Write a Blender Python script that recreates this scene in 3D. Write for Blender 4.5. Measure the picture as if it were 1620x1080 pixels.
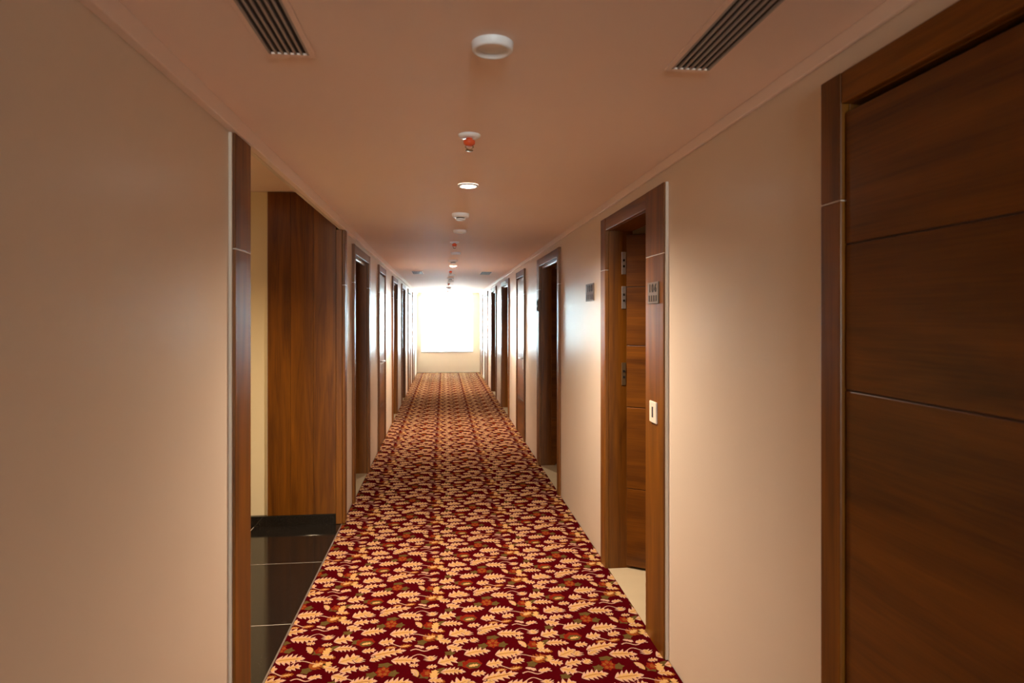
import bpy, bmesh, math, random
from mathutils import Vector, Matrix

random.seed(7)
SC = bpy.context.scene
COL = SC.collection
for o in list(bpy.data.objects):
    bpy.data.objects.remove(o)

# ------------------------------------------------------------------ camera, sky, exposure
F_PX = 980.0
YAW = math.atan(107.7 / F_PX)
cam = bpy.data.cameras.new('camera')
cam.sensor_width = 36.0
cam.lens = F_PX / 1620.0 * 36.0
cam.shift_y = -(540.0 - 502.5) / 1620.0
cam.clip_start = 0.05
cam.dof.use_dof = True
cam.dof.focus_distance = 4.2
cam.dof.aperture_fstop = 3.5
camo = bpy.data.objects.new('camera', cam)
COL.objects.link(camo)
camo.location = (0, 0, 1.6)
camo.rotation_euler = (math.pi / 2, 0, -YAW)
SC.camera = camo

world = bpy.data.worlds.new('overcast_sky')
SC.world = world
world.use_nodes = True
bg = world.node_tree.nodes['Background']
bg.inputs['Color'].default_value = (0.86, 0.95, 1.0, 1)
bg.inputs['Strength'].default_value = 14.0

SC.view_settings.view_transform = 'Standard'
SC.view_settings.look = 'None'
SC.view_settings.gamma = 1.0
SC.view_settings.use_curve_mapping = False
SC.view_settings.exposure = 2.42

XL, XR = -0.787, 1.045          # corridor wall faces
YE = 18.25                      # end wall face
YB = -9.0                       # wall behind the camera
ZC = 2.345                      # corridor ceiling
ZR = 2.57                       # niche and room ceiling
TH = 0.15                       # wall thickness
XO = 3.6                        # outer shell
WARM = (1.0, 0.83, 0.66)

# portal for the sky light through the end window
pl = bpy.data.lights.new('window_portal', 'AREA')
pl.shape = 'RECTANGLE'
pl.size, pl.size_y = 1.60, 1.80
pl.cycles.is_portal = True
po = bpy.data.objects.new('window_portal', pl)
COL.objects.link(po)
po.location = (0.0955, YE + 0.30, 1.46)
po.rotation_euler = (-math.pi / 2, 0, 0)
# portal for the window at the other end, behind the viewer
pl2 = bpy.data.lights.new('back_window_portal', 'AREA')
pl2.shape = 'RECTANGLE'
pl2.size, pl2.size_y = 1.60, 1.52
pl2.cycles.is_portal = True
po2 = bpy.data.objects.new('back_window_portal', pl2)
COL.objects.link(po2)
po2.location = (0.13, YB - 0.12, 1.55)
po2.rotation_euler = (math.pi / 2, 0, 0)

# ------------------------------------------------------------------ materials
def newmat(name):
    m = bpy.data.materials.new(name)
    m.use_nodes = True
    return m, m.node_tree.nodes, m.node_tree.links, m.node_tree.nodes['Principled BSDF']

def plain(name, col, rough=0.5, metal=0.0, spec=0.5):
    m, n, l, b = newmat(name)
    b.inputs['Base Color'].default_value = (*col, 1)
    b.inputs['Roughness'].default_value = rough
    b.inputs['Metallic'].default_value = metal
    b.inputs['Specular IOR Level'].default_value = spec
    return m

def paint(name, col, rough, bump, scale, amount=0.05):
    m, n, l, b = newmat(name)
    tc = n.new('ShaderNodeTexCoord')
    no = n.new('ShaderNodeTexNoise')
    no.inputs['Scale'].default_value = scale
    no.inputs['Detail'].default_value = 4
    l.new(tc.outputs['Object'], no.inputs['Vector'])
    r = n.new('ShaderNodeValToRGB')
    r.color_ramp.elements[0].color = (*[c * (1 - amount) for c in col], 1)
    r.color_ramp.elements[1].color = (*[min(1, c * (1 + amount)) for c in col], 1)
    l.new(no.outputs['Fac'], r.inputs['Fac'])
    l.new(r.outputs['Color'], b.inputs['Base Color'])
    b.inputs['Roughness'].default_value = rough
    b.inputs['Specular IOR Level'].default_value = 0.20
    bp = n.new('ShaderNodeBump')
    bp.inputs['Strength'].default_value = bump
    bp.inputs['Distance'].default_value = 0.004
    l.new(no.outputs['Fac'], bp.inputs['Height'])
    l.new(bp.outputs['Normal'], b.inputs['Normal'])
    return m

def wood(name, dark, light, axis, rough=0.42, stretch=14.0, coat=0.06):
    """varnished veneer, grain running along the given local axis"""
    m, n, l, b = newmat(name)
    tc = n.new('ShaderNodeTexCoord')
    info = n.new('ShaderNodeObjectInfo')
    off = n.new('ShaderNodeVectorMath'); off.operation = 'SCALE'
    cmb = n.new('ShaderNodeCombineXYZ')
    for k in range(3):
        l.new(info.outputs['Random'], cmb.inputs[k])
    l.new(cmb.outputs[0], off.inputs[0]); off.inputs['Scale'].default_value = 7.0
    add = n.new('ShaderNodeVectorMath'); add.operation = 'ADD'
    l.new(tc.outputs['Object'], add.inputs[0]); l.new(off.outputs[0], add.inputs[1])
    mp = n.new('ShaderNodeMapping')
    sc = [stretch] * 3; sc[axis] = 1.0
    mp.inputs['Scale'].default_value = sc
    l.new(add.outputs[0], mp.inputs['Vector'])
    big = n.new('ShaderNodeTexNoise'); big.inputs['Scale'].default_value = 0.9
    big.inputs['Detail'].default_value = 5; big.inputs['Distortion'].default_value = 1.1
    l.new(mp.outputs[0], big.inputs['Vector'])
    mp2 = n.new('ShaderNodeMapping')
    sc2 = [160.0] * 3; sc2[axis] = 5.0
    mp2.inputs['Scale'].default_value = sc2
    l.new(add.outputs[0], mp2.inputs['Vector'])
    fine = n.new('ShaderNodeTexNoise'); fine.inputs['Scale'].default_value = 1.0
    fine.inputs['Detail'].default_value = 3
    l.new(mp2.outputs[0], fine.inputs['Vector'])
    mx = n.new('ShaderNodeMath'); mx.operation = 'MULTIPLY_ADD'
    l.new(fine.outputs['Fac'], mx.inputs[0]); mx.inputs[1].default_value = 0.35
    l.new(big.outputs['Fac'], mx.inputs[2])
    r = n.new('ShaderNodeValToRGB')
    r.color_ramp.elements[0].position = 0.42; r.color_ramp.elements[0].color = (*dark, 1)
    r.color_ramp.elements[1].position = 0.92; r.color_ramp.elements[1].color = (*light, 1)
    l.new(mx.outputs[0], r.inputs['Fac'])
    l.new(r.outputs['Color'], b.inputs['Base Color'])
    b.inputs['Roughness'].default_value = rough
    b.inputs['Specular IOR Level'].default_value = 0.28
    b.inputs['Coat Weight'].default_value = coat
    b.inputs['Coat Roughness'].default_value = 0.25
    return m

def emit(name, col, strength):
    m, n, l, b = newmat(name)
    b.inputs['Base Color'].default_value = (0.8, 0.8, 0.8, 1)
    b.inputs['Emission Color'].default_value = (*col, 1)
    b.inputs['Emission Strength'].default_value = strength
    return m

M = {}
M['wall'] = paint('wall_paint', (0.75, 0.615, 0.48), 0.33, 0.10, 5.0, 0.02)
M['niche_wall'] = paint('niche_paint', (0.82, 0.70, 0.46), 0.5, 0.10, 5.0, 0.02)
M['ceiling'] = paint('ceiling_paint', (0.92, 0.73, 0.61), 0.7, 0.2, 2.2, 0.02)
M['cornice'] = plain('cornice_paint', (0.88, 0.70, 0.58), 0.5)
M['wood_z'] = wood('veneer_upright', (0.078, 0.022, 0.001), (0.235, 0.076, 0.003), 2)
M['wood_y'] = wood('veneer_level', (0.078, 0.022, 0.001), (0.235, 0.076, 0.003), 1)
M['wood_x'] = wood('veneer_leaf', (0.058, 0.015, 0.001), (0.19, 0.058, 0.003), 0, rough=0.32, stretch=9.0, coat=0.15)
M['wood_core'] = plain('leaf_core_dark', (0.035, 0.014, 0.006), 0.6)
M['pale_edge'] = plain('pale_edge_lipping', (0.62, 0.50, 0.38), 0.4)
M['steel'] = plain('brushed_steel', (0.62, 0.60, 0.57), 0.3, 1.0)
M['pale_metal'] = plain('pale_aluminium', (0.85, 0.84, 0.82), 0.28, 0.85)
M['white'] = plain('white_plastic', (0.90, 0.89, 0.87), 0.4)
M['ivory'] = plain('ivory_plastic', (0.78, 0.66, 0.52), 0.4)
M['black'] = plain('black_gap', (0.012, 0.010, 0.009), 0.6)
M['duct'] = plain('duct_dark', (0.02, 0.016, 0.013), 0.8)
M['slat'] = plain('vent_slat_metal', (0.42, 0.37, 0.33), 0.45)
M['red'] = plain('red_cap', (0.75, 0.10, 0.025), 0.4)
M['brass'] = plain('dark_brass', (0.30, 0.20, 0.10), 0.4, 0.8)
M['plate'] = plain('number_plate_bronze', (0.17, 0.12, 0.085), 0.5, 0.3)
M['digits'] = plain('number_black', (0.03, 0.022, 0.018), 0.5)
M['lamp_on'] = emit('lamp_diffuser_lit', (1.0, 0.93, 0.82), 14.0)
M['slab'] = plain('concrete_slab', (0.20, 0.18, 0.16), 0.9)
M['marble'] = paint('beige_marble', (0.50, 0.39, 0.245), 0.25, 0.02, 3.0, 0.12)
M['alu'] = plain('window_frame_grey', (0.38, 0.36, 0.34), 0.4, 0.3)
M['edge_metal'] = plain('carpet_edge_strip', (0.36, 0.30, 0.25), 0.35, 0.7)

def granite():
    m, n, l, b = newmat('black_granite')
    tc = n.new('ShaderNodeTexCoord')
    v = n.new('ShaderNodeTexNoise'); v.inputs['Scale'].default_value = 160; v.inputs['Detail'].default_value = 2
    l.new(tc.outputs['Object'], v.inputs['Vector'])
    r = n.new('ShaderNodeValToRGB')
    r.color_ramp.elements[0].position = 0.60; r.color_ramp.elements[0].color = (0.010, 0.008, 0.007, 1)
    r.color_ramp.elements[1].position = 0.78; r.color_ramp.elements[1].color = (0.06, 0.05, 0.042, 1)
    l.new(v.outputs['Fac'], r.inputs['Fac'])
    l.new(r.outputs['Color'], b.inputs['Base Color'])
    b.inputs['Roughness'].default_value = 0.09
    return m
M['granite'] = granite()
M['grout'] = plain('tile_grout', (0.5, 0.43, 0.36), 0.8)

def pile(name, col, var=0.25):
    m, n, l, b = newmat(name)
    tc = n.new('ShaderNodeTexCoord')
    no = n.new('ShaderNodeTexNoise'); no.inputs['Scale'].default_value = 260; no.inputs['Detail'].default_value = 2
    l.new(tc.outputs['Object'], no.inputs['Vector'])
    r = n.new('ShaderNodeValToRGB')
    r.color_ramp.elements[0].position = 0.3; r.color_ramp.elements[0].color = (*[c * (1 - var) for c in col], 1)
    r.color_ramp.elements[1].position = 0.7; r.color_ramp.elements[1].color = (*[min(1, c * (1 + var)) for c in col], 1)
    l.new(no.outputs['Fac'], r.inputs['Fac'])
    l.new(r.outputs['Color'], b.inputs['Base Color'])
    b.inputs['Roughness'].default_value = 0.95
    b.inputs['Specular IOR Level'].default_value = 0.0
    bp = n.new('ShaderNodeBump'); bp.inputs['Strength'].default_value = 0.5; bp.inputs['Distance'].default_value = 0.002
    l.new(no.outputs['Fac'], bp.inputs['Height'])
    l.new(bp.outputs['Normal'], b.inputs['Normal'])
    return m
M['c_base'] = pile('carpet_maroon', (0.056, 0.0012, 0.0028))
M['c_cream'] = pile('carpet_cream', (0.51, 0.292, 0.20), 0.10)
M['c_gold'] = pile('carpet_gold', (0.51, 0.29, 0.10), 0.12)
M['c_olive'] = pile('carpet_olive', (0.095, 0.058, 0.016))
M['c_rust'] = pile('carpet_rust', (0.22, 0.055, 0.012))
M['c_red'] = pile('carpet_red', (0.17, 0.014, 0.006))

def fabric(name, transp, col):
    m = bpy.data.materials.new(name); m.use_nodes = True
    n, l = m.node_tree.nodes, m.node_tree.links
    n.clear()
    out = n.new('ShaderNodeOutputMaterial')
    tr = n.new('ShaderNodeBsdfTransparent'); tr.inputs[0].default_value = (0.95, 0.98, 1.0, 1)
    tl = n.new('ShaderNodeBsdfTranslucent'); tl.inputs[0].default_value = (*col, 1)
    df = n.new('ShaderNodeBsdfDiffuse'); df.inputs[0].default_value = (*col, 1)
    m1 = n.new('ShaderNodeMixShader'); m1.inputs[0].default_value = 0.6
    l.new(df.outputs[0], m1.inputs[1]); l.new(tl.outputs[0], m1.inputs[2])
    m2 = n.new('ShaderNodeMixShader'); m2.inputs[0].default_value = transp
    l.new(m1.outputs[0], m2.inputs[1]); l.new(tr.outputs[0], m2.inputs[2])
    l.new(m2.outputs[0], out.inputs[0])
    return m
M['sheer'] = fabric('blind_sheer_band', 0.42, (0.85, 0.93, 0.95))
M['solid'] = fabric('blind_solid_band', 0.08, (0.80, 0.88, 0.90))

def glass():
    m = bpy.data.materials.new('window_glass'); m.use_nodes = True
    n, l = m.node_tree.nodes, m.node_tree.links
    n.clear()
    out = n.new('ShaderNodeOutputMaterial')
    tr = n.new('ShaderNodeBsdfTransparent'); tr.inputs[0].default_value = (0.94, 0.98, 0.98, 1)
    gl = n.new('ShaderNodeBsdfGlossy'); gl.inputs['Roughness'].default_value = 0.02
    mx = n.new('ShaderNodeMixShader'); mx.inputs[0].default_value = 0.06
    l.new(tr.outputs[0], mx.inputs[1]); l.new(gl.outputs[0], mx.inputs[2])
    l.new(mx.outputs[0], out.inputs[0])
    return m
M['glass'] = glass()

# ------------------------------------------------------------------ mesh helpers
def box(bm, x0, x1, y0, y1, z0, z1, bev=0.0):
    x0, x1 = min(x0, x1), max(x0, x1); y0, y1 = min(y0, y1), max(y0, y1); z0, z1 = min(z0, z1), max(z0, z1)
    vs = [bm.verts.new(p) for p in ((x0, y0, z0), (x1, y0, z0), (x1, y1, z0), (x0, y1, z0),
                                    (x0, y0, z1), (x1, y0, z1), (x1, y1, z1), (x0, y1, z1))]
    fs = [bm.faces.new([vs[i] for i in q]) for q in ((3, 2, 1, 0), (4, 5, 6, 7), (0, 1, 5, 4), (1, 2, 6, 5), (2, 3, 7, 6), (3, 0, 4, 7))]
    if bev > 0:
        es = list({e for f in fs for e in f.edges})
        bmesh.ops.bevel(bm, geom=es, offset=bev, segments=2, affect='EDGES', profile=0.5)
    return bm

def lathe(bm, prof, n=32, c=(0, 0, 0), cap0=False, cap1=False):
    """prof: (radius, z) pairs revolved about z"""
    rings = []
    for r, z in prof:
        rings.append([bm.verts.new((c[0] + r * math.cos(2 * math.pi * k / n), c[1] + r * math.sin(2 * math.pi * k / n), c[2] + z)) for k in range(n)])
    for a, b in zip(rings, rings[1:]):
        for k in range(n):
            f = bm.faces.new((a[k], a[(k + 1) % n], b[(k + 1) % n], b[k])); f.smooth = True
    if cap0: bm.faces.new(rings[0][::-1])
    if cap1: bm.faces.new(rings[-1])
    return bm

def tube(bm, pts, r, n=10):
    rings = []
    for i, p in enumerate(pts):
        p = Vector(p)
        d = (Vector(pts[min(i + 1, len(pts) - 1)]) - Vector(pts[max(i - 1, 0)])).normalized()
        up = Vector((0, 0, 1)) if abs(d.z) < 0.9 else Vector((1, 0, 0))
        a = d.cross(up).normalized(); b = d.cross(a)
        rings.append([bm.verts.new(p + r * (math.cos(2 * math.pi * k / n) * a + math.sin(2 * math.pi * k / n) * b)) for k in range(n)])
    for A, B in zip(rings, rings[1:]):
        for k in range(n):
            f = bm.faces.new((A[k], A[(k + 1) % n], B[(k + 1) % n], B[k])); f.smooth = True
    bm.faces.new(rings[0][::-1]); bm.faces.new(rings[-1])
    return bm

def world_loc(o):
    v = Vector((0, 0, 0))
    while o is not None:
        v += o.location; o = o.parent
    return v

def obj(name, bm, mat, parent=None, local=False, loc=None):
    """one mesh object; vertices are in place coordinates unless local"""
    bmesh.ops.recalc_face_normals(bm, faces=bm.faces)
    me = bpy.data.meshes.new(name)
    if parent is not None and not local:
        off = world_loc(parent)
        for v in bm.verts: v.co -= off
    if parent is None and loc is not None:
        for v in bm.verts: v.co -= Vector(loc)
    bm.to_mesh(me); bm.free()
    me.materials.append(M[mat])
    o = bpy.data.objects.new(name, me)
    COL.objects.link(o)
    if parent is not None: o.parent = parent
    elif loc is not None: o.location = loc
    return o

def B(*a, bev=0.0):
    return box(bmesh.new(), *a, bev=bev)

def tag(o, label=None, cat=None, group=None, kind=None):
    if label: o['label'] = label
    if cat: o['category'] = cat
    if group: o['group'] = group
    if kind: o['kind'] = kind
    return o

def empty(name, loc, label=None, cat=None, group=None, kind=None):
    o = bpy.data.objects.new(name, None)
    o.empty_display_size = 0.05
    COL.objects.link(o); o.location = loc
    return tag(o, label, cat, group, kind)

def copy_tree(o, parent=None):
    c = o.copy(); COL.objects.link(c)
    if parent is not None: c.parent = parent
    for ch in list(o.children): copy_tree(ch, c)
    return c

# ------------------------------------------------------------------ door positions along the corridor
ZT = 2.237       # top of door frames
HD = 0.082       # header height
# number, side, near edge, far edge, near face width, far face width, opening angle (0 = closed), label
DOORS = [
    (1, 1, 0.42, 1.625, 0.09, 0.085, 0, 'large closed door of wide dark wooden planks filling the right edge of view'),
    (2, 1, 2.870, 4.07, 0.26, 0.115, 57, 'half-open door with steel hinges beside panel holding card switch and number plate'),
    (3, 1, 5.60, 6.95, 0.09, 0.15, 90, 'wide-open doorway past the wall number plate, pale stone floor at its sill'),
    (4, 1, 8.07, 9.00, 0.07, 0.07, 0, 'closed narrow-looking door with bright window reflection, fourth along the right wall'),
    (5, 1, 10.08, 11.44, 0.08, 0.15, 90, 'dark open doorway, fifth along the right wall'),
    (6, 1, 12.57, 13.9, 0.08, 0.15, 90, 'dark open doorway, sixth along the right wall'),
    (7, 1, 14.97, 16.1, 0.07, 0.07, 0, 'closed door, seventh along the right wall'),
    (8, 1, 17.05, 18.10, 0.07, 0.07, 0, 'closed door, last on the right wall beside the end window'),
    (9, -1, 5.60, 6.80, 0.09, 0.10, 90, 'dark open doorway just past the granite-floored niche'),
    (10, -1, 7.75, 8.64, 0.07, 0.07, 0, 'closed door with bright window reflection, second past the niche'),
    (11, -1, 9.81, 10.86, 0.14, 0.08, 90, 'dark open doorway, third past the niche'),
    (12, -1, 11.99, 13.03, 0.08, 0.10, 90, 'dark open doorway, fourth past the niche'),
    (13, -1, 14.05, 15.05, 0.07, 0.07, 0, 'closed door, fifth past the niche'),
    (14, -1, 15.95, 16.95, 0.07, 0.07, 0, 'closed door, last on the left wall before the end window'),
]
NY0, NY1 = 2.55, 4.96      # niche opening
NX = -2.6                  # niche depth
ZF = 2.285                 # underside of the beam across the niche

# edges were measured on the wall plane; the frame faces stand 22 mm proud of it
DOORS = [(n_, s_, a_ * k_, b_ * k_, wn_, wf_, g_, l_) for (n_, s_, a_, b_, wn_, wf_, g_, l_) in DOORS
         for k_ in [0.979 if s_ > 0 else 0.972]]
# ------------------------------------------------------------------ structure
bm = bmesh.new(); box(bm, -XO, XO, YB - .1, YE + .3, -0.12, -0.014)
tag(obj('floor', bm, 'slab'), 'plain base slab under the carpet and stone floors', 'floor', kind='structure')

def wall_run(side, extra):
    bm = bmesh.new()
    X = XR if side > 0 else XL
    ops = [(a + wn - 0.03, b - wf + 0.03, ZT - HD + 0.03) for (_, s, a, b, wn, wf, _, _) in DOORS if s == side] + extra
    ops.sort()
    y = YB
    for a, b, zt in ops:
        box(bm, X, X + side * TH, y, a, -0.014, ZR)
        th = 0.02 if zt == ZF else TH
        box(bm, X, X + side * th, a, b, zt, ZR)
        y = b
    box(bm, X, X + side * TH, y, YE + .25, -0.014, ZR)
    return bm
tag(obj('wall_right', wall_run(1, []), 'wall'), 'glossy beige corridor wall carrying the number plate', 'wall', kind='structure')
tag(obj('wall_left', wall_run(-1, [(NY0, NY1, ZF)]), 'wall'), 'glossy beige corridor wall broken by the granite-floored niche', 'wall', kind='structure')

# end wall with the window hole
WX0, WX1, WZ0, WZ1 = -0.655, 0.842, 0.615, 2.315
bm = bmesh.new()
box(bm, -XO, WX0, YE, YE + .25, -0.014, ZR + .1)
box(bm, WX1, XO, YE, YE + .25, -0.014, ZR + .1)
box(bm, WX0, WX1, YE, YE + .25, -0.014, WZ0)
box(bm, WX0, WX1, YE, YE + .25, WZ1, ZR + .1)
tag(obj('wall_end', bm, 'wall'), 'cream end wall below and around the bright window', 'wall', kind='structure')
VX0, VX1, VZ0, VZ1 = -0.65, 0.91, 0.8, 2.28
bm = bmesh.new()
box(bm, -XO, VX0, YB - .1, YB, -0.014, ZR + .1); box(bm, VX1, XO, YB - .1, YB, -0.014, ZR + .1)
box(bm, VX0, VX1, YB - .1, YB, -0.014, VZ0); box(bm, VX0, VX1, YB - .1, YB, VZ1, ZR + .1)
tag(obj('wall_back', bm, 'wall'), 'beige wall closing the corridor behind the viewer', 'wall', kind='structure')
for nm, s in (('wall_outer_right', 1), ('wall_outer_left', -1)):
    bm = bmesh.new(); box(bm, s * XO, s * (XO - .1), YB, YE, -0.014, ZR + .1)
    tag(obj(nm, bm, 'wall'), 'plain far wall of the guest rooms on the %s' % ('right' if s > 0 else 'left'), 'wall', kind='structure')

# ceilings
bm = bmesh.new(); box(bm, XL, XR, YB, YE, ZC, ZC + .12)
tag(obj('ceiling', bm, 'ceiling'), 'smooth tan corridor ceiling with lamps and vents', 'ceiling', kind='structure')
bm = bmesh.new(); box(bm, -XO, XO, YB - .1, YE + .25, ZR, ZR + .12)
tag(obj('ceiling_rooms', bm, 'ceiling'), 'higher ceiling over the niche and the guest rooms', 'ceiling', kind='structure')

# cornice strips where the walls meet the ceiling
def cornice(name, s, dx, z0, label):
    X = XR if s > 0 else XL
    bm = bmesh.new(); box(bm, X, X - s * dx, YB, YE, z0, ZC, bev=0.004)
    tag(obj(name, bm, 'cornice'), label, 'cornice', kind='structure')
cornice('trim_1', -1, 0.030, ZF, 'tan cornice band along the ceiling above the niche')
cornice('trim_2', 1, 0.014, ZC - 0.045, 'thin tan cornice along the ceiling above the wall number plate')

# partitions between the guest rooms
def partition(name, s, y, label):
    X = (XR if s > 0 else XL) + s * TH
    bm = bmesh.new(); box(bm, X, s * (XO - .1), y - .05, y + .05, -0.014, ZR)
    tag(obj(name, bm, 'wall'), label, 'wall', kind='structure')
for k, y in enumerate((2.3, 5.2, 7.4, 9.4, 11.8, 14.2, 16.3)):
    partition('wall_partition_right_%d' % (k + 1), 1, y, 'room partition %d behind the right wall' % (k + 1))
for k, y in enumerate((7.1, 9.0, 11.1, 13.2, 15.1)):
    partition('wall_partition_left_%d' % (k + 1), -1, y, 'room partition %d behind the left wall' % (k + 1))

# stone floors of the guest rooms
bm = bmesh.new(); box(bm, XR, XO - .1, YB, YE, -0.014, -0.003)
tag(obj('floor_rooms_right', bm, 'marble'), 'pale beige stone floor seen through the half-open door', 'floor', kind='structure')
bm = bmesh.new(); box(bm, XL, -XO + .1, NY1 + .12, YE, -0.014, -0.003)
tag(obj('floor_rooms_left', bm, 'marble'), 'pale beige stone floor in the doorway past the niche', 'floor', kind='structure')

# ------------------------------------------------------------------ niche
XN0 = XL - TH
bm = bmesh.new(); box(bm, NX - .1, XL, NY1, NY1 + .12, -0.014, ZR)
box(bm, NX - .1, XL - TH, NY0 - .13, NY0 - .03, -0.014, ZR)
box(bm, NX - .1, NX, NY0 - .03, NY1, -0.014, ZR)
tag(obj('wall_niche', bm, 'niche_wall'), 'yellowish cream wall inside the granite-floored niche', 'wall', kind='structure')

# granite floor tiles, 0.8 m squares
fl = tag(obj('floor_niche', B(NX, XL, NY0 - .03, NY1, -0.014, -0.0030), 'grout'), 'polished black granite floor of the niche with pale joints', 'floor', kind='structure')
T = 0.83
y_joint = 3.35
rows = [NY0 - .03, y_joint, y_joint + T, NY1]
cols = [XL, XL - 0.66, XL - 0.66 - T, NX]
for i in range(3):
    for j in range(3):
        g = 0.003
        xa, xb = cols[j + 1] + g, cols[j] - (g if j else 0)
        obj('tile', B(xa, xb, rows[i] + g, rows[i + 1] - g, -0.0100, -0.002, bev=0.0004), 'granite', fl)
# skirting
tag(obj('baseboard_niche', B(NX, XL - .046, NY1 - .034, NY1, -0.002, 0.078, bev=0.002), 'granite'),
    'black granite skirting under the wooden wall panel', 'skirting', kind='structure')

# wooden cladding on the far wall of the niche
px0 = -1.345
w = empty('wood_wall_panel', ((px0 + XL) / 2, NY1, 0.08), 'tall dark veneer panel cladding the far wall of the niche', 'wall panel')
n = 3
xs = [px0 + (XL - 0.046 - px0) * k / n for k in range(n + 1)]
for k in range(n):
    obj('panel', B(xs[k] + .0008, xs[k + 1] - .0008, NY1 - .030, NY1, 0.080, ZR - .004, bev=0.0012), 'wood_z', w)
obj('edge_strip', B(px0 - .006, px0, NY1 - .026, NY1, 0.080, ZR - .004, bev=0.001), 'pale_edge', w)

# posts edging the niche opening
def post(y0, y1, top, edge_near, label):
    t = empty(edge_near, (XL, (y0 + y1) / 2, 0), label, 'post', kind='structure')
    obj('face_board', B(XL, XL + .022, y0, y1, 0.001, 1.853, bev=0.003), 'wood_z', t)
    obj('joint_strip', B(XL, XL + .0215, y0 + .001, y1 - .001, 1.853, 1.857), 'pale_edge', t)
    obj('face_board', B(XL, XL + .022, y0, y1, 1.857, top, bev=0.003), 'wood_z', t)
    return t
p = post(2.385, 2.57, ZF - .002, 'trim_3', 'tall wooden post with pale edge on the near side of the niche')
obj('edge_strip', B(XL, XL + .012, 2.376, 2.385, 0.001, ZF - .002, bev=0.001), 'pale_edge', p)
obj('lining_board', B(XL - TH - .02, XL, NY0, 2.57, 0.001, ZF - .002, bev=0.002), 'wood_z', p)
p = post(NY1 - .025, 5.03, ZF - .001, 'trim_4', 'narrow dark wooden post on the far side of the niche')
obj('lining_board', B(XL - .045, XL, NY1 - .035, NY1 - .001, 0.001, ZF - .001, bev=0.002), 'wood_z', p)

# ------------------------------------------------------------------ doors
def door(num, s, ya, yb, wn, wf, ang, label):
    X = XR if s > 0 else XL
    root = empty('door_%d' % num, (X, (ya + yb) / 2, 0), label, 'door', kind='structure')
    a, b, zt = ya + wn, yb - wf, ZT - HD              # clear opening
    pr = 0.022
    seam = 1.905
    xi = X + s * TH
    # architrave faces, split where the photograph shows a joint
    for (q0, q1) in ((ya, a), (b, yb)):
        obj('frame_side', B(X + s * .004, X - s * pr, q0, q1, -.003, seam - .0015, bev=0.004), 'wood_z', root)
        obj('joint_strip', B(X, X - s * (pr - .001), q0 + .001, q1 - .001, seam - .0015, seam + .0015), 'pale_edge', root)
        obj('frame_side', B(X + s * .004, X - s * pr, q0, q1, seam + .0015, ZT - (0 if q0 == ya else 0), bev=0.004), 'wood_z', root)
    obj('frame_header', B(X + s * .004, X - s * (pr - .002), a, b, zt, ZT, bev=0.004), 'wood_y', root)
    if num == 2: obj('edge_strip', B(X, X - s * .014, ya - .009, ya, -.003, ZT, bev=.001), 'pale_edge', root)
    # linings through the wall
    obj('jamb', B(X + s * .004, xi + s * .01, a - .027, a, -.003, zt + .026, bev=0.002), 'wood_z', root)
    obj('jamb', B(X + s * .004, xi + s * .01, b, b + .027, -.003, zt + .026, bev=0.002), 'wood_z', root)
    obj('head_lining', B(X + s * .004, xi + s * .01, a, b, zt, zt + .026, bev=0.002), 'wood_y', root)
    if num > 2: obj('head_glint_strip', B(X + s * .020, X + s * .045, a + .004, b - .004, zt - .022, zt, bev=0.004), 'pale_metal', root)  # added pale strip imitating the window's reflection on the header underside
    # leaf: local x from the hinge, z up, y thickness
    W = b - a - .008; H = zt - .03
    depth = -0.010 if ang == 0 else 0.118
    t = 0.045
    leaf = obj('leaf', B(0.0, W, .004, t - .004, 0.004, H), 'wood_core', root, local=True)
    hy = b - .004
    # closed leaf runs from the far jamb back toward the viewer
    base = -math.pi / 2
    leaf.location = Vector((X + s * depth, hy, 0.008)) - root.location
    leaf.rotation_euler = (0, 0, base + s * math.radians(ang))
    ty0, ty1 = (0.0, t) if s > 0 else (-t, 0.0)
    if s < 0:
        for v in leaf.data.vertices: v.co.y -= t
    if ang == 0:
        leaf.location.x = X + s * depth - root.location.x
    zs = [0.004, 0.36, 1.415, 1.79, H] if num == 1 else [0.004, 0.50, 1.02, 1.415, 1.79, H]
    if num == 1: zs = [0.004, 1.405, 1.782, H]
    for z0, z1 in zip(zs, zs[1:]):
        obj('plank', B(0.001, W - .001, ty0, ty1, z0 + .002, z1 - .002, bev=0.0022), 'wood_x', leaf, local=True)
    # lever handle on both faces
    for fy, d in ((ty0, -1), (ty1, 1)):
        bm = bmesh.new()
        box(bm, W - .085, W - .045, fy, fy + d * .008, 0.92, 1.14, bev=0.003)
        tube(bm, [(W - .065, fy + d * .006, 1.06), (W - .065, fy + d * .05, 1.06)], .009)
        tube(bm, [(W - .065, fy + d * .048, 1.06), (W - .12, fy + d * .05, 1.06), (W - .185, fy + d * .048, 1.058)], .009)
        hn = obj('handle', bm, 'steel', leaf, local=True)
    # hinges on the far jamb
    hz = (1.95, 1.73, 1.24) if num == 2 else ()
    for z in hz:
        h = obj('hinge', B(X + s * .086, X + s * .116, b - .0035, b, z - .072, z + .072, bev=0.002), 'pale_metal' if z > 1.5 else 'brass', root)
        for dz in (-.02, .018):
            obj('screw_hole', B(X + s * .095, X + s * .107, b - .006, b - .0034, z + dz - .007, z + dz + .007), 'black', h)
    return root
for d in DOORS:
    door(*d)

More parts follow.
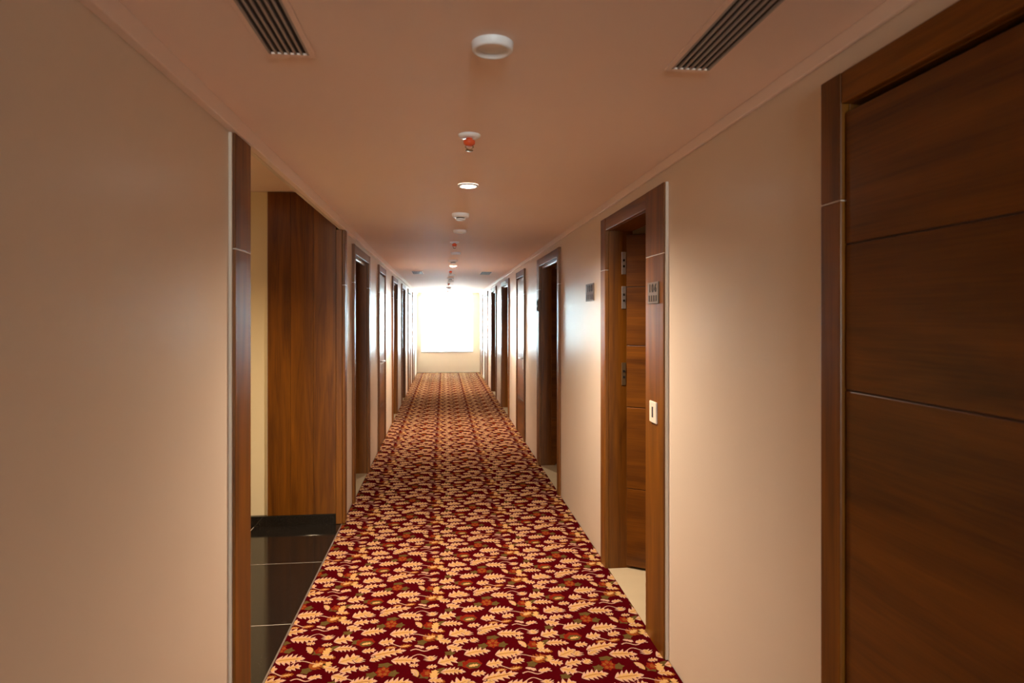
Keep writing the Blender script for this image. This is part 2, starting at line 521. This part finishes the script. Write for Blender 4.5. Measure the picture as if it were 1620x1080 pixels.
# ------------------------------------------------------------------ end window and blind
wy = YE + .12
wi = empty('window_1', ((WX0 + WX1) / 2, wy, WZ0), 'bright end window with grey frame behind a striped blind', 'window', kind='structure')
fw = 0.045
for x0, x1, z0, z1 in ((WX0, WX0 + fw, WZ0, WZ1), (WX1 - fw, WX1, WZ0, WZ1)):
    obj('window_stile', B(x0, x1, wy, wy + .05, z0, z1, bev=.004), 'alu', wi)
for z0, z1 in ((WZ0, WZ0 + fw), (WZ1 - fw, WZ1)):
    obj('window_rail', B(WX0 + fw, WX1 - fw, wy, wy + .05, z0, z1, bev=.004), 'alu', wi)
xm = (WX0 + WX1) / 2
obj('window_mullion', B(xm - .02, xm + .02, wy + .005, wy + .045, WZ0 + fw, WZ1 - fw, bev=.003), 'alu', wi)
for x0, x1 in ((WX0 + fw, xm - .02), (xm + .02, WX1 - fw)):
    obj('pane', B(x0, x1, wy + .022, wy + .027, WZ0 + fw, WZ1 - fw), 'glass', wi)
obj('window_sill', B(WX0, WX1, YE - .025, wy, WZ0 - .028, WZ0 + .002, bev=.004), 'alu', wi)

w2 = empty('window_2', (0.13, YB - .05, VZ0), 'plain window at the corridor end behind the viewer', 'window', kind='structure')
for x0, x1 in ((VX0, VX0 + .04), (VX1 - .04, VX1), (.11, .15)):
    obj('window_stile', B(x0, x1, YB - .075, YB - .03, VZ0, VZ1, bev=.003), 'alu', w2)
for z0, z1 in ((VZ0, VZ0 + .04), (VZ1 - .04, VZ1)):
    obj('window_rail', B(VX0 + .04, VX1 - .04, YB - .075, YB - .03, z0, z1, bev=.003), 'alu', w2)
for x0, x1 in ((VX0 + .04, .11), (.15, VX1 - .04)):
    obj('pane', B(x0, x1, YB - .055, YB - .05, VZ0 + .04, VZ1 - .04), 'glass', w2)

bl = empty('striped_blind', ((WX0 + WX1) / 2, YE + .05, WZ0), 'sheer striped roller blind glowing in front of the end window', 'blind')
obj('head_box', B(WX0 + .01, WX1 - .01, YE + .02, YE + .085, WZ1 - .07, WZ1 - .002, bev=.006), 'white', bl)
obj('bottom_bar', B(WX0 + .04, WX1 - .06, YE + .042, YE + .06, WZ0 + .012, WZ0 + .036, bev=.004), 'white', bl)
z = WZ0 + .036; k = 0
while z < WZ1 - .075:
    h = 0.095 if k % 2 == 0 else 0.080
    z1 = min(z + h, WZ1 - .07)
    obj('fabric_band', B(WX0 + .04, WX1 - .06, YE + .0500, YE + .0508, z, z1), 'solid' if k % 2 == 0 else 'sheer', bl)
    z = z1; k += 1

# ------------------------------------------------------------------ carpet
cp = tag(obj('carpet', B(XL + .004, XR - .002, YB + .01, YE - .005, -0.0135, 0.0), 'c_base'),
         'long maroon corridor carpet strewn with cream and gold leaves', 'carpet')
obj('edge_strip', B(XL - .004, XL + .004, 2.575, NY1 - .04, -0.0015, 0.003, bev=.001), 'edge_metal', cp)

MATS = ['c_cream', 'c_gold', 'c_olive', 'c_rust', 'c_red']
class Pat:
    def __init__(s): s.v = []; s.f = []; s.m = []
    def strip(s, pts_a, pts_b, mat):
        n0 = len(s.v); n = len(pts_a)
        s.v += list(pts_a) + list(pts_b)
        for i in range(n - 1):
            s.f.append((n0 + i, n0 + i + 1, n0 + n + i + 1, n0 + n + i)); s.m.append(mat)

def leaf_shape(P, x, y, L, Wd, rot, mat, lobes=4, bend=0.0, depth=0.5, scale=1.0, z=0.0006, flip=1):
    """lobed leaf along local x with swept-forward points; strips either side of a curved midrib"""
    ca, sa = math.cos(rot), math.sin(rot)
    ts, hw, fw_ = [0.0], [0.03], [0.0]
    for k in range(lobes):
        t0 = 0.05 + 0.80 * k / lobes
        st = 0.80 / lobes
        env = math.sin(math.pi * min(1, (t0 + 0.13)) ** 0.8) ** 0.65
        ts += [t0 + 0.05 * st, t0 + 0.40 * st, t0 + 0.62 * st, t0 + 0.95 * st]
        hw += [env * (1 - depth), env * (1 - depth * 0.42), env, env * (1 - depth)]
        fw_ += [0.0, 0.03, 0.26 * st + 0.035, 0.0]
    ts += [0.90, 1.0]; hw += [0.26, 0.0]; fw_ += [0.0, 0.0]
    for side in (1, -1):
        mid, edge = [], []
        for i, (t, h) in enumerate(zip(ts, hw)):
            fwd = fw_[i]
            def place(tx, ty):
                lx = (tx - 0.5) * L * scale
                ly = (ty * Wd * 0.5) * scale + bend * (0.25 - (tx - 0.5) ** 2) * L
                ly *= flip
                return (x + lx * ca - ly * sa, y + lx * sa + ly * ca, z)
            mid.append(place(t, 0.0))
            edge.append(place(min(1.03, t + fwd), side * h))
        P.strip(mid, edge, mat)

def blob(P, x, y, w, h, mat, n=12, rough=0.25, z=0.0005, seed=0):
    rnd = random.Random(seed)
    n0 = len(P.v)
    P.v.append((x, y, z))
    for k in range(n):
        a = 2 * math.pi * k / n
        r = 1.0 if k % 2 == 0 else 1.0 - rough * (0.6 + 0.8 * rnd.random())
        P.v.append((x + 0.5 * w * r * math.cos(a), y + 0.5 * h * r * math.sin(a), z))
    for k in range(n):
        P.f.append((n0, n0 + 1 + k, n0 + 1 + (k + 1) % n)); P.m.append(mat)

def ribbon(P, pts, wd, mat, z=0.0007):
    A, Bq = [], []
    for i, p in enumerate(pts):
        q0 = Vector(pts[max(0, i - 1)]); q1 = Vector(pts[min(len(pts) - 1, i + 1)])
        d = (q1 - q0).normalized()
        nx, ny = -d.y * wd / 2, d.x * wd / 2
        A.append((p[0] + nx, p[1] + ny, z)); Bq.append((p[0] - nx, p[1] - ny, z))
    P.strip(A, Bq, mat)

def rib(P, x, y, L, bend, rot, wd):
    ca, sa = math.cos(rot), math.sin(rot)
    pts = []
    for i in range(7):
        t = -0.52 + 0.80 * i / 6
        lx, ly = t * L, bend * (0.25 - t * t) * L
        pts.append((x + lx * ca - ly * sa, y + lx * sa + ly * ca))
    ribbon(P, pts, wd, 3, 0.0013)

MOTIF = [
    ('flower', 0.0, 0.0, 0.058, 0.076), ('o', -0.052, -0.019, 0.05, 0.05), ('o', 0.046, -0.015, 0.05, 0.052), ('o', 0.003, 0.055, 0.066, 0.04),
    ('oak', 0.071, -0.1, 0.130, 0.088, 0.08), ('curve', -0.08, -0.078, 0.122, 0.075, 0.15), ('leaf', 0.103, -0.168, 0.066, 0.056, 0.35),
    ('rust', 0.209, -0.157, 0.074, 0.09, 0.6), ('gold', 0.251, -0.161, 0.042, 0.066, 1.2), ('leaf', 0.279, -0.203, 0.062, 0.055, -0.4),
    ('maple', -0.006, -0.178, 0.076, 0.07, 0.2), ('bud', -0.111, -0.171, 0.094, 0.084), ('leaf', -0.084, -0.252, 0.064, 0.048, 0.1),
    ('rust', 0.089, -0.228, 0.057, 0.043, 0.2), ('vine', 0.18, -0.26, 0.112, 0.05, 0.0),
    ('oak', 0.012, -0.284, 0.160, 0.074, 0.22), ('leaf', -0.042, -0.328, 0.062, 0.05, 0.5), ('oak', 0.096, -0.358, 0.128, 0.074, -0.12),
    ('leaf', 0.137, -0.402, 0.042, 0.034, 0.0), ('leaf', 0.213, -0.351, 0.044, 0.064, 1.9), ('maple', 0.292, -0.379, 0.094, 0.086, 0.35),
    ('leaf', 0.219, -0.422, 0.048, 0.034, 0.1), ('curl', 0.142, -0.463, 0.056, 0.08), ('red', 0.195, -0.469, 0.05, 0.066),
    ('gold', 0.23, -0.48, 0.05, 0.066, 1.4), ('leaf', 0.237, -0.531, 0.062, 0.044, -0.1), ('curve', 0.316, -0.475, 0.108, 0.058, -0.1),
    ('maple', 0.346, -0.125, 0.098, 0.09, 0.5), ('leaf', 0.391, -0.135, 0.046, 0.066, 1.0), ('leaf', 0.358, -0.214, 0.080, 0.062, 0.25),
    ('leaf', 0.423, -0.208, 0.044, 0.054, 0.7), ('leaf', 0.324, -0.271, 0.078, 0.068, -0.5), ('stem', 0.148, -0.132, 0.06, 0.007),
    ('o', 0.165, -0.20, 0.05, 0.05), ('o', -0.155, -0.165, 0.05, 0.05), ('o', 0.30, -0.315, 0.05, 0.045), ('o', 0.19, -0.05, 0.06, 0.05), ('o', 0.265, -0.46, 0.05, 0.05),
    ('rust', 0.02, -0.235, 0.05, 0.035, 0.1), ('rust', 0.255, -0.10, 0.05, 0.04, -0.3), ('stem', 0.03, -0.215, 0.045, 0.007), ('stem', 0.37, -0.30, 0.05, 0.007), ('stem', 0.17, -0.325, 0.04, 0.007),
]
def add_motif(P, ox, oy):
    for k, it in enumerate(MOTIF):
        kind, x, y, w, h = it[:5]
        rot = it[5] if len(it) > 5 else 0.0
        x += ox; y += oy
        if kind in ('oak', 'curve', 'leaf', 'maple'):
            lob = {'oak': 5, 'curve': 5, 'leaf': 3, 'maple': 3}[kind]
            bd = {'oak': 0.10, 'curve': 0.34, 'leaf': 0.12, 'maple': 0.0}[kind]
            dp = {'oak': 0.62, 'curve': 0.64, 'leaf': 0.66, 'maple': 0.70}[kind]
            leaf_shape(P, x, y, w * 1.06, h * 1.16, rot, 0, lob, bd, dp, z=0.0008)
            leaf_shape(P, x, y, w * 0.88, h * 0.66, rot, 1, lob, bd, dp, z=0.0011)
            rib(P, x, y, w * 0.95, bd, rot, w * 0.030)
        elif kind == 'rust':
            leaf_shape(P, x, y, w * 1.1, h, rot, 3, 4, 0.1, 0.45, z=0.0006)
            leaf_shape(P, x, y, w * 0.7, h * 0.4, rot, 1, 3, 0.1, 0.5, z=0.0009)
        elif kind == 'gold':
            leaf_shape(P, x, y, w * 1.4, h * 0.7, rot, 1, 3, 0.0, 0.4, z=0.0006)
        elif kind == 'o':
            blob(P, x, y, w * 1.15, h * 1.15, 2, 10, 0.3, 0.0004, k)
        elif kind == 'flower':
            blob(P, x, y, w * 1.25, h * 1.25, 4, 16, 0.25, 0.0006, k)
            for q in range(5):
                a = q * 2 * math.pi / 5 + 0.3
                blob(P, x + 0.3 * w * math.cos(a), y + 0.3 * h * math.sin(a), w * 0.34, h * 0.34, 3, 8, 0.15, 0.0009, k + q)
        elif kind == 'bud':
            blob(P, x, y, w * 1.05, h * 1.05, 4, 14, 0.15, 0.0005, k)
            blob(P, x + 0.006, y - 0.012, w * 0.78, h * 0.66, 2, 12, 0.12, 0.0008, k)
            leaf_shape(P, x + 0.008, y - 0.014, w * 0.5, h * 0.3, 0.2, 1, 3, 0.1, 0.4, z=0.0010)
        elif kind == 'red':
            blob(P, x, y, w * 1.15, h * 1.1, 4, 12, 0.25, 0.0005, k)
            blob(P, x + .004, y, w * 0.6, h * 0.6, 3, 10, 0.3, 0.0008, k)
        elif kind == 'curl':
            for q in range(4):
                pts = []
                for j in range(9):
                    a = -0.6 + 2.4 * j / 8
                    r = 0.5 * w * (0.35 + 0.22 * q)
                    pts.append((x - 0.012 + r * math.cos(a), y - 0.01 + r * 1.35 * math.sin(a)))
                ribbon(P, pts, 0.0075, 0 if q % 2 == 0 else 1, 0.0008)
        elif kind == 'vine':
            pts = [(x + w * (t - 0.5) * 1.2, y + 0.012 * math.sin(t * 9.0) - .012) for t in [i / 10 for i in range(11)]]
            ribbon(P, pts, 0.007, 0, 0.0007)
            leaf_shape(P, x - w * 0.22, y + 0.018, w * 0.5, h * 0.5, -0.5, 0, 2, 0.2, 0.4, z=0.0008)
            leaf_shape(P, x + w * 0.32, y + 0.004, w * 0.55, h * 0.8, 0.25, 0, 3, 0.1, 0.5, z=0.0008)
            leaf_shape(P, x + w * 0.32, y + 0.004, w * 0.42, h * 0.45, 0.25, 1, 3, 0.1, 0.5, z=0.0011)
        elif kind == 'stem':
            pts = [(x + w * (t - 0.5) * 2.2, y + 0.016 * math.sin(t * 5.0)) for t in [i / 8 for i in range(9)]]
            ribbon(P, pts, 0.0055, 0, 0.0007)

P = Pat()
FX, FY = -0.2735, 3.285
AX, AY, BY = 0.513, -0.2475, 0.44
for i in range(-3, 4):
    for j in range(-34, 48):
        ox, oy = FX + i * AX, FY + i * AY + j * BY
        if ox < -1.6 or ox > 1.4 or oy < YB + 0.3 or oy > YE + 0.6: continue
        add_motif(P, ox, oy)
# keep to the carpet: clip by dropping faces past the edge
keep_f, keep_m = [], []
x0c, x1c, y0c, y1c = XL + .006, XR - .004, YB + .02, YE - .01
P.v = [(min(max(v[0], x0c), x1c), min(max(v[1], y0c), y1c), v[2]) for v in P.v]
for f, mm in zip(P.f, P.m):
    q = [P.v[i] for i in f]
    ar = 0.0
    for i in range(len(q)):
        a, b_ = q[i], q[(i + 1) % len(q)]
        ar += a[0] * b_[1] - a[1] * b_[0]
    if abs(ar) > 1e-8:
        keep_f.append(f if ar > 0 else f[::-1]); keep_m.append(mm)
me = bpy.data.meshes.new('leaf_pattern')
me.from_pydata(P.v, [], keep_f)
for nme in MATS: me.materials.append(M[nme])
me.polygons.foreach_set('material_index', keep_m)
me.update()
lp = bpy.data.objects.new('leaf_pattern', me)
COL.objects.link(lp); lp.parent = cp
lp['kind'] = 'stuff'

# ------------------------------------------------------------------ ceiling fittings
LX = 0.135
def downlight(x, y, lit, label, z=ZC, group='ceiling downlights', power=62.0, cone=156, col=WARM):
    root = empty('ceiling_downlight', (x, y, z), label, 'downlight', group)
    bm = bmesh.new()
    lathe(bm, [(0.0415, -0.009), (0.044, -0.020), (0.050, -0.023), (0.0555, -0.019), (0.0575, -0.0005)] if not lit else [(0.0415, -0.007), (0.044, -0.010), (0.0525, -0.010), (0.0565, -0.007), (0.0575, -0.0005)])
    obj('trim_ring', bm, 'white', root, local=True)
    bm = bmesh.new()
    if lit:
        lathe(bm, [(0.0415, -0.009), (0.030, -0.0105), (0.012, -0.011)], cap1=True)
        obj('diffuser', bm, 'lamp_on', root, local=True)
        sp = bpy.data.lights.new('downlight_beam', 'SPOT')
        sp.energy = power; sp.color = col
        sp.spot_size = math.radians(cone); sp.spot_blend = 0.9
        sp.shadow_soft_size = 0.045
        so = bpy.data.objects.new('downlight_beam', sp)
        COL.objects.link(so); so.parent = root; so.location = (0, 0, -0.025)
    else:
        lathe(bm, [(0.0415, -0.009), (0.036, -0.003), (0.020, -0.001), (0.006, -0.0008)], cap1=True)
        obj('reflector', bm, 'white', root, local=True)
    return root
ys = [-3.73 + 1.805 * k for k in range(1, 12)]
lab = {1.68: 0}
ORD = ['first', 'second', 'third', 'fourth', 'fifth', 'sixth', 'seventh', 'eighth', 'ninth', 'tenth']
n = 0
for k in range(0, 10):
    y = 1.68 + 1.805 * k
    lit = (k % 3 == 1)
    if k == 0: lb = 'unlit white downlight closest to the two slatted vents'
    elif k == 1: lb = 'glowing downlight between the red-capped sprinkler and the first detector'
    else: lb = '%s ceiling downlight from the slatted vents, %s' % (ORD[k], 'lit' if lit else 'unlit')
    downlight(LX if k else 0.131, y, lit, lb)
downlight(LX, 1.68 - 1.805 * 2, True, 'lit ceiling downlight behind the viewer', power=8)
downlight(LX, 1.68 - 1.805 * 5, True, 'second lit ceiling downlight behind the viewer', power=40)
downlight(-1.55, 3.75, True, 'lit downlight in the niche ceiling above the granite floor', z=ZR, group='niche lamp', power=17, cone=130, col=(1.0, 0.74, 0.42))

def sprinkler(x, y, label):
    r = empty('fire_sprinkler', (x, y, ZC), label, 'sprinkler', 'fire sprinklers along the ceiling')
    bm = bmesh.new()
    lathe(bm, [(0.046, -0.0005), (0.045, -0.006), (0.036, -0.012), (0.014, -0.014)], cap1=True)
    obj('escutcheon', bm, 'white', r, local=True)
    bm = bmesh.new()
    lathe(bm, [(0.012, -0.012), (0.014, -0.020), (0.024, -0.024), (0.023, -0.036), (0.015, -0.044), (0.006, -0.046)], n=20, cap1=True)
    obj('cap', bm, 'red', r, local=True)
    bm = bmesh.new()
    for sx in (-1, 1):
        tube(bm, [(sx * .012, 0, -.040), (sx * .016, 0, -.050), (sx * .005, 0, -.060)], .0025, 8)
    lathe(bm, [(0.004, -0.058), (0.015, -0.061), (0.016, -0.064), (0.004, -0.066)], n=16, cap0=True, cap1=True)
    obj('deflector', bm, 'brass', r, local=True)
    return r
for k in range(5):
    sprinkler(0.103, 2.53 + 3.58 * k, 'fire sprinkler with red cap and white rosette close to the lit downlight' if k == 0
              else '%s fire sprinkler from the slatted vents along the ceiling' % ORD[k])

def detector(x, y, label):
    r = empty('smoke_detector', (x, y, ZC), label, 'smoke detector', 'smoke detectors along the ceiling')
    bm = bmesh.new()
    lathe(bm, [(0.062, -0.0005), (0.063, -0.014), (0.060, -0.024), (0.050, -0.028), (0.030, -0.029)], cap1=True)
    obj('base', bm, 'white', r, local=True)
    bm = bmesh.new()
    lathe(bm, [(0.030, -0.027), (0.030, -0.037)], n=24)
    obj('sensor_gap', bm, 'black', r, local=True)
    bm = bmesh.new()
    lathe(bm, [(0.034, -0.036), (0.036, -0.040), (0.030, -0.047), (0.012, -0.049)], n=24, cap0=True, cap1=True)
    obj('sensor_cap', bm, 'white', r, local=True)
    return r
for k in range(4):
    detector(0.118, 4.45 + 3.57 * k, '%s round white smoke detector from the slatted vents' % ORD[k])

def vent(xc, wd, y0, y1, label):
    r = empty('ceiling_vent', (xc, (y0 + y1) / 2, ZC), label, 'vent', 'slatted air vents in the ceiling')
    x0, x1 = xc - wd / 2, xc + wd / 2
    m = 0.018; zt = ZC - 0.001; zb = ZC - 0.007
    obj('duct_back', B(x0 + .002, x1 - .002, y0 + .002, y1 - .002, ZC - .0022, ZC - .0006), 'duct', r)
    for q in ((x0 - m, x0, y0 - m, y1 + m), (x1, x1 + m, y0 - m, y1 + m)):
        obj('frame_bar', B(q[0], q[1], q[2], q[3], zb, zt, bev=.001), 'ceiling', r)
    for q in ((x0, x1, y0 - m, y0), (x0, x1, y1, y1 + m)):
        obj('frame_bar', B(q[0], q[1], q[2], q[3], zb, zt, bev=.001), 'ceiling', r)
    ns = 6
    for k in range(ns + 1):
        xx = x0 + (x1 - x0) * k / ns
        obj('slat', B(xx - .0032, xx + .0032, y0, y1, ZC - .0075, ZC - .002), 'slat', r)
    return r
vent(-0.431, 0.104, 0.75, 1.795, 'slatted vent in the ceiling above the plain left wall')
vent(0.729, 0.110, 0.75, 1.775, 'slatted vent in the ceiling close to the large plank door')
vent(-0.431, 0.16, 9.95, 10.65, 'far ceiling vent on the niche side of the corridor')
vent(0.690, 0.16, 9.95, 10.65, 'far ceiling vent on the number plate side of the corridor')

# ------------------------------------------------------------------ plates and switch
def text(body, size, parent, loc, rot, mat):
    cu = bpy.data.curves.new('digits', 'FONT')
    cu.body = body; cu.size = size; cu.extrude = 0.0012
    cu.align_x = 'CENTER'; cu.align_y = 'CENTER'
    cu.materials.append(M[mat])
    tmp = bpy.data.objects.new('digits_curve', cu)
    COL.objects.link(tmp)
    me = bpy.data.meshes.new_from_object(tmp.evaluated_get(bpy.context.evaluated_depsgraph_get()))
    bpy.data.objects.remove(tmp)
    me.materials.clear(); me.materials.append(M[mat])
    o = bpy.data.objects.new('digit', me)
    COL.objects.link(o); o.parent = parent; o.location = loc; o.rotation_euler = rot
    return o

def number_plate(x, y, z, w, h, body, label):
    r = empty('number_plate', (x, y, z), label, 'number plate', 'room number plates')
    obj('plate', B(x - .006, x, y - w / 2, y + w / 2, z - h / 2, z + h / 2, bev=.0015), 'plate', r)
    for i, ch in enumerate(body):
        text(ch, h * 0.56, r, (-.0068, -(i - 1) * w * 0.27, h * 0.20), (math.pi / 2, 0, -math.pi / 2), 'digits')
    for k in range(4):
        yy = (k - 1.5) * w * 0.22
        obj('mark', B(x - .0078, x - .006, y + yy - w * .035, y + yy + w * .035, z - h * .40, z - h * .12), 'digits', r)
    return r
number_plate(XR, 4.36, 1.782, 0.24, 0.125, '108', 'square bronze number plate on the bare wall beyond the half-open door')
number_plate(XR - .022, 2.943, 1.722, 0.150, 0.105, '106', 'small bronze number plate on the wooden door panel above the card switch')

number_plate(XR - .022, 6.735, 1.735, 0.10, 0.14, '110', 'tiny dark number plate on the frame of the wide-open doorway')

yk, zk = 2.938, 1.139
r = empty('card_switch', (XR - .022, yk, zk), 'ivory key card switch on the wooden panel beside the half-open door', 'switch')
obj('plate', B(XR - .031, XR - .022, yk - .047, yk + .047, zk - .052, zk + .052, bev=.003), 'ivory', r)
obj('slot', B(XR - .0318, XR - .030, yk - .010, yk + .010, zk - .026, zk + .026, bev=.0004), 'black', r)
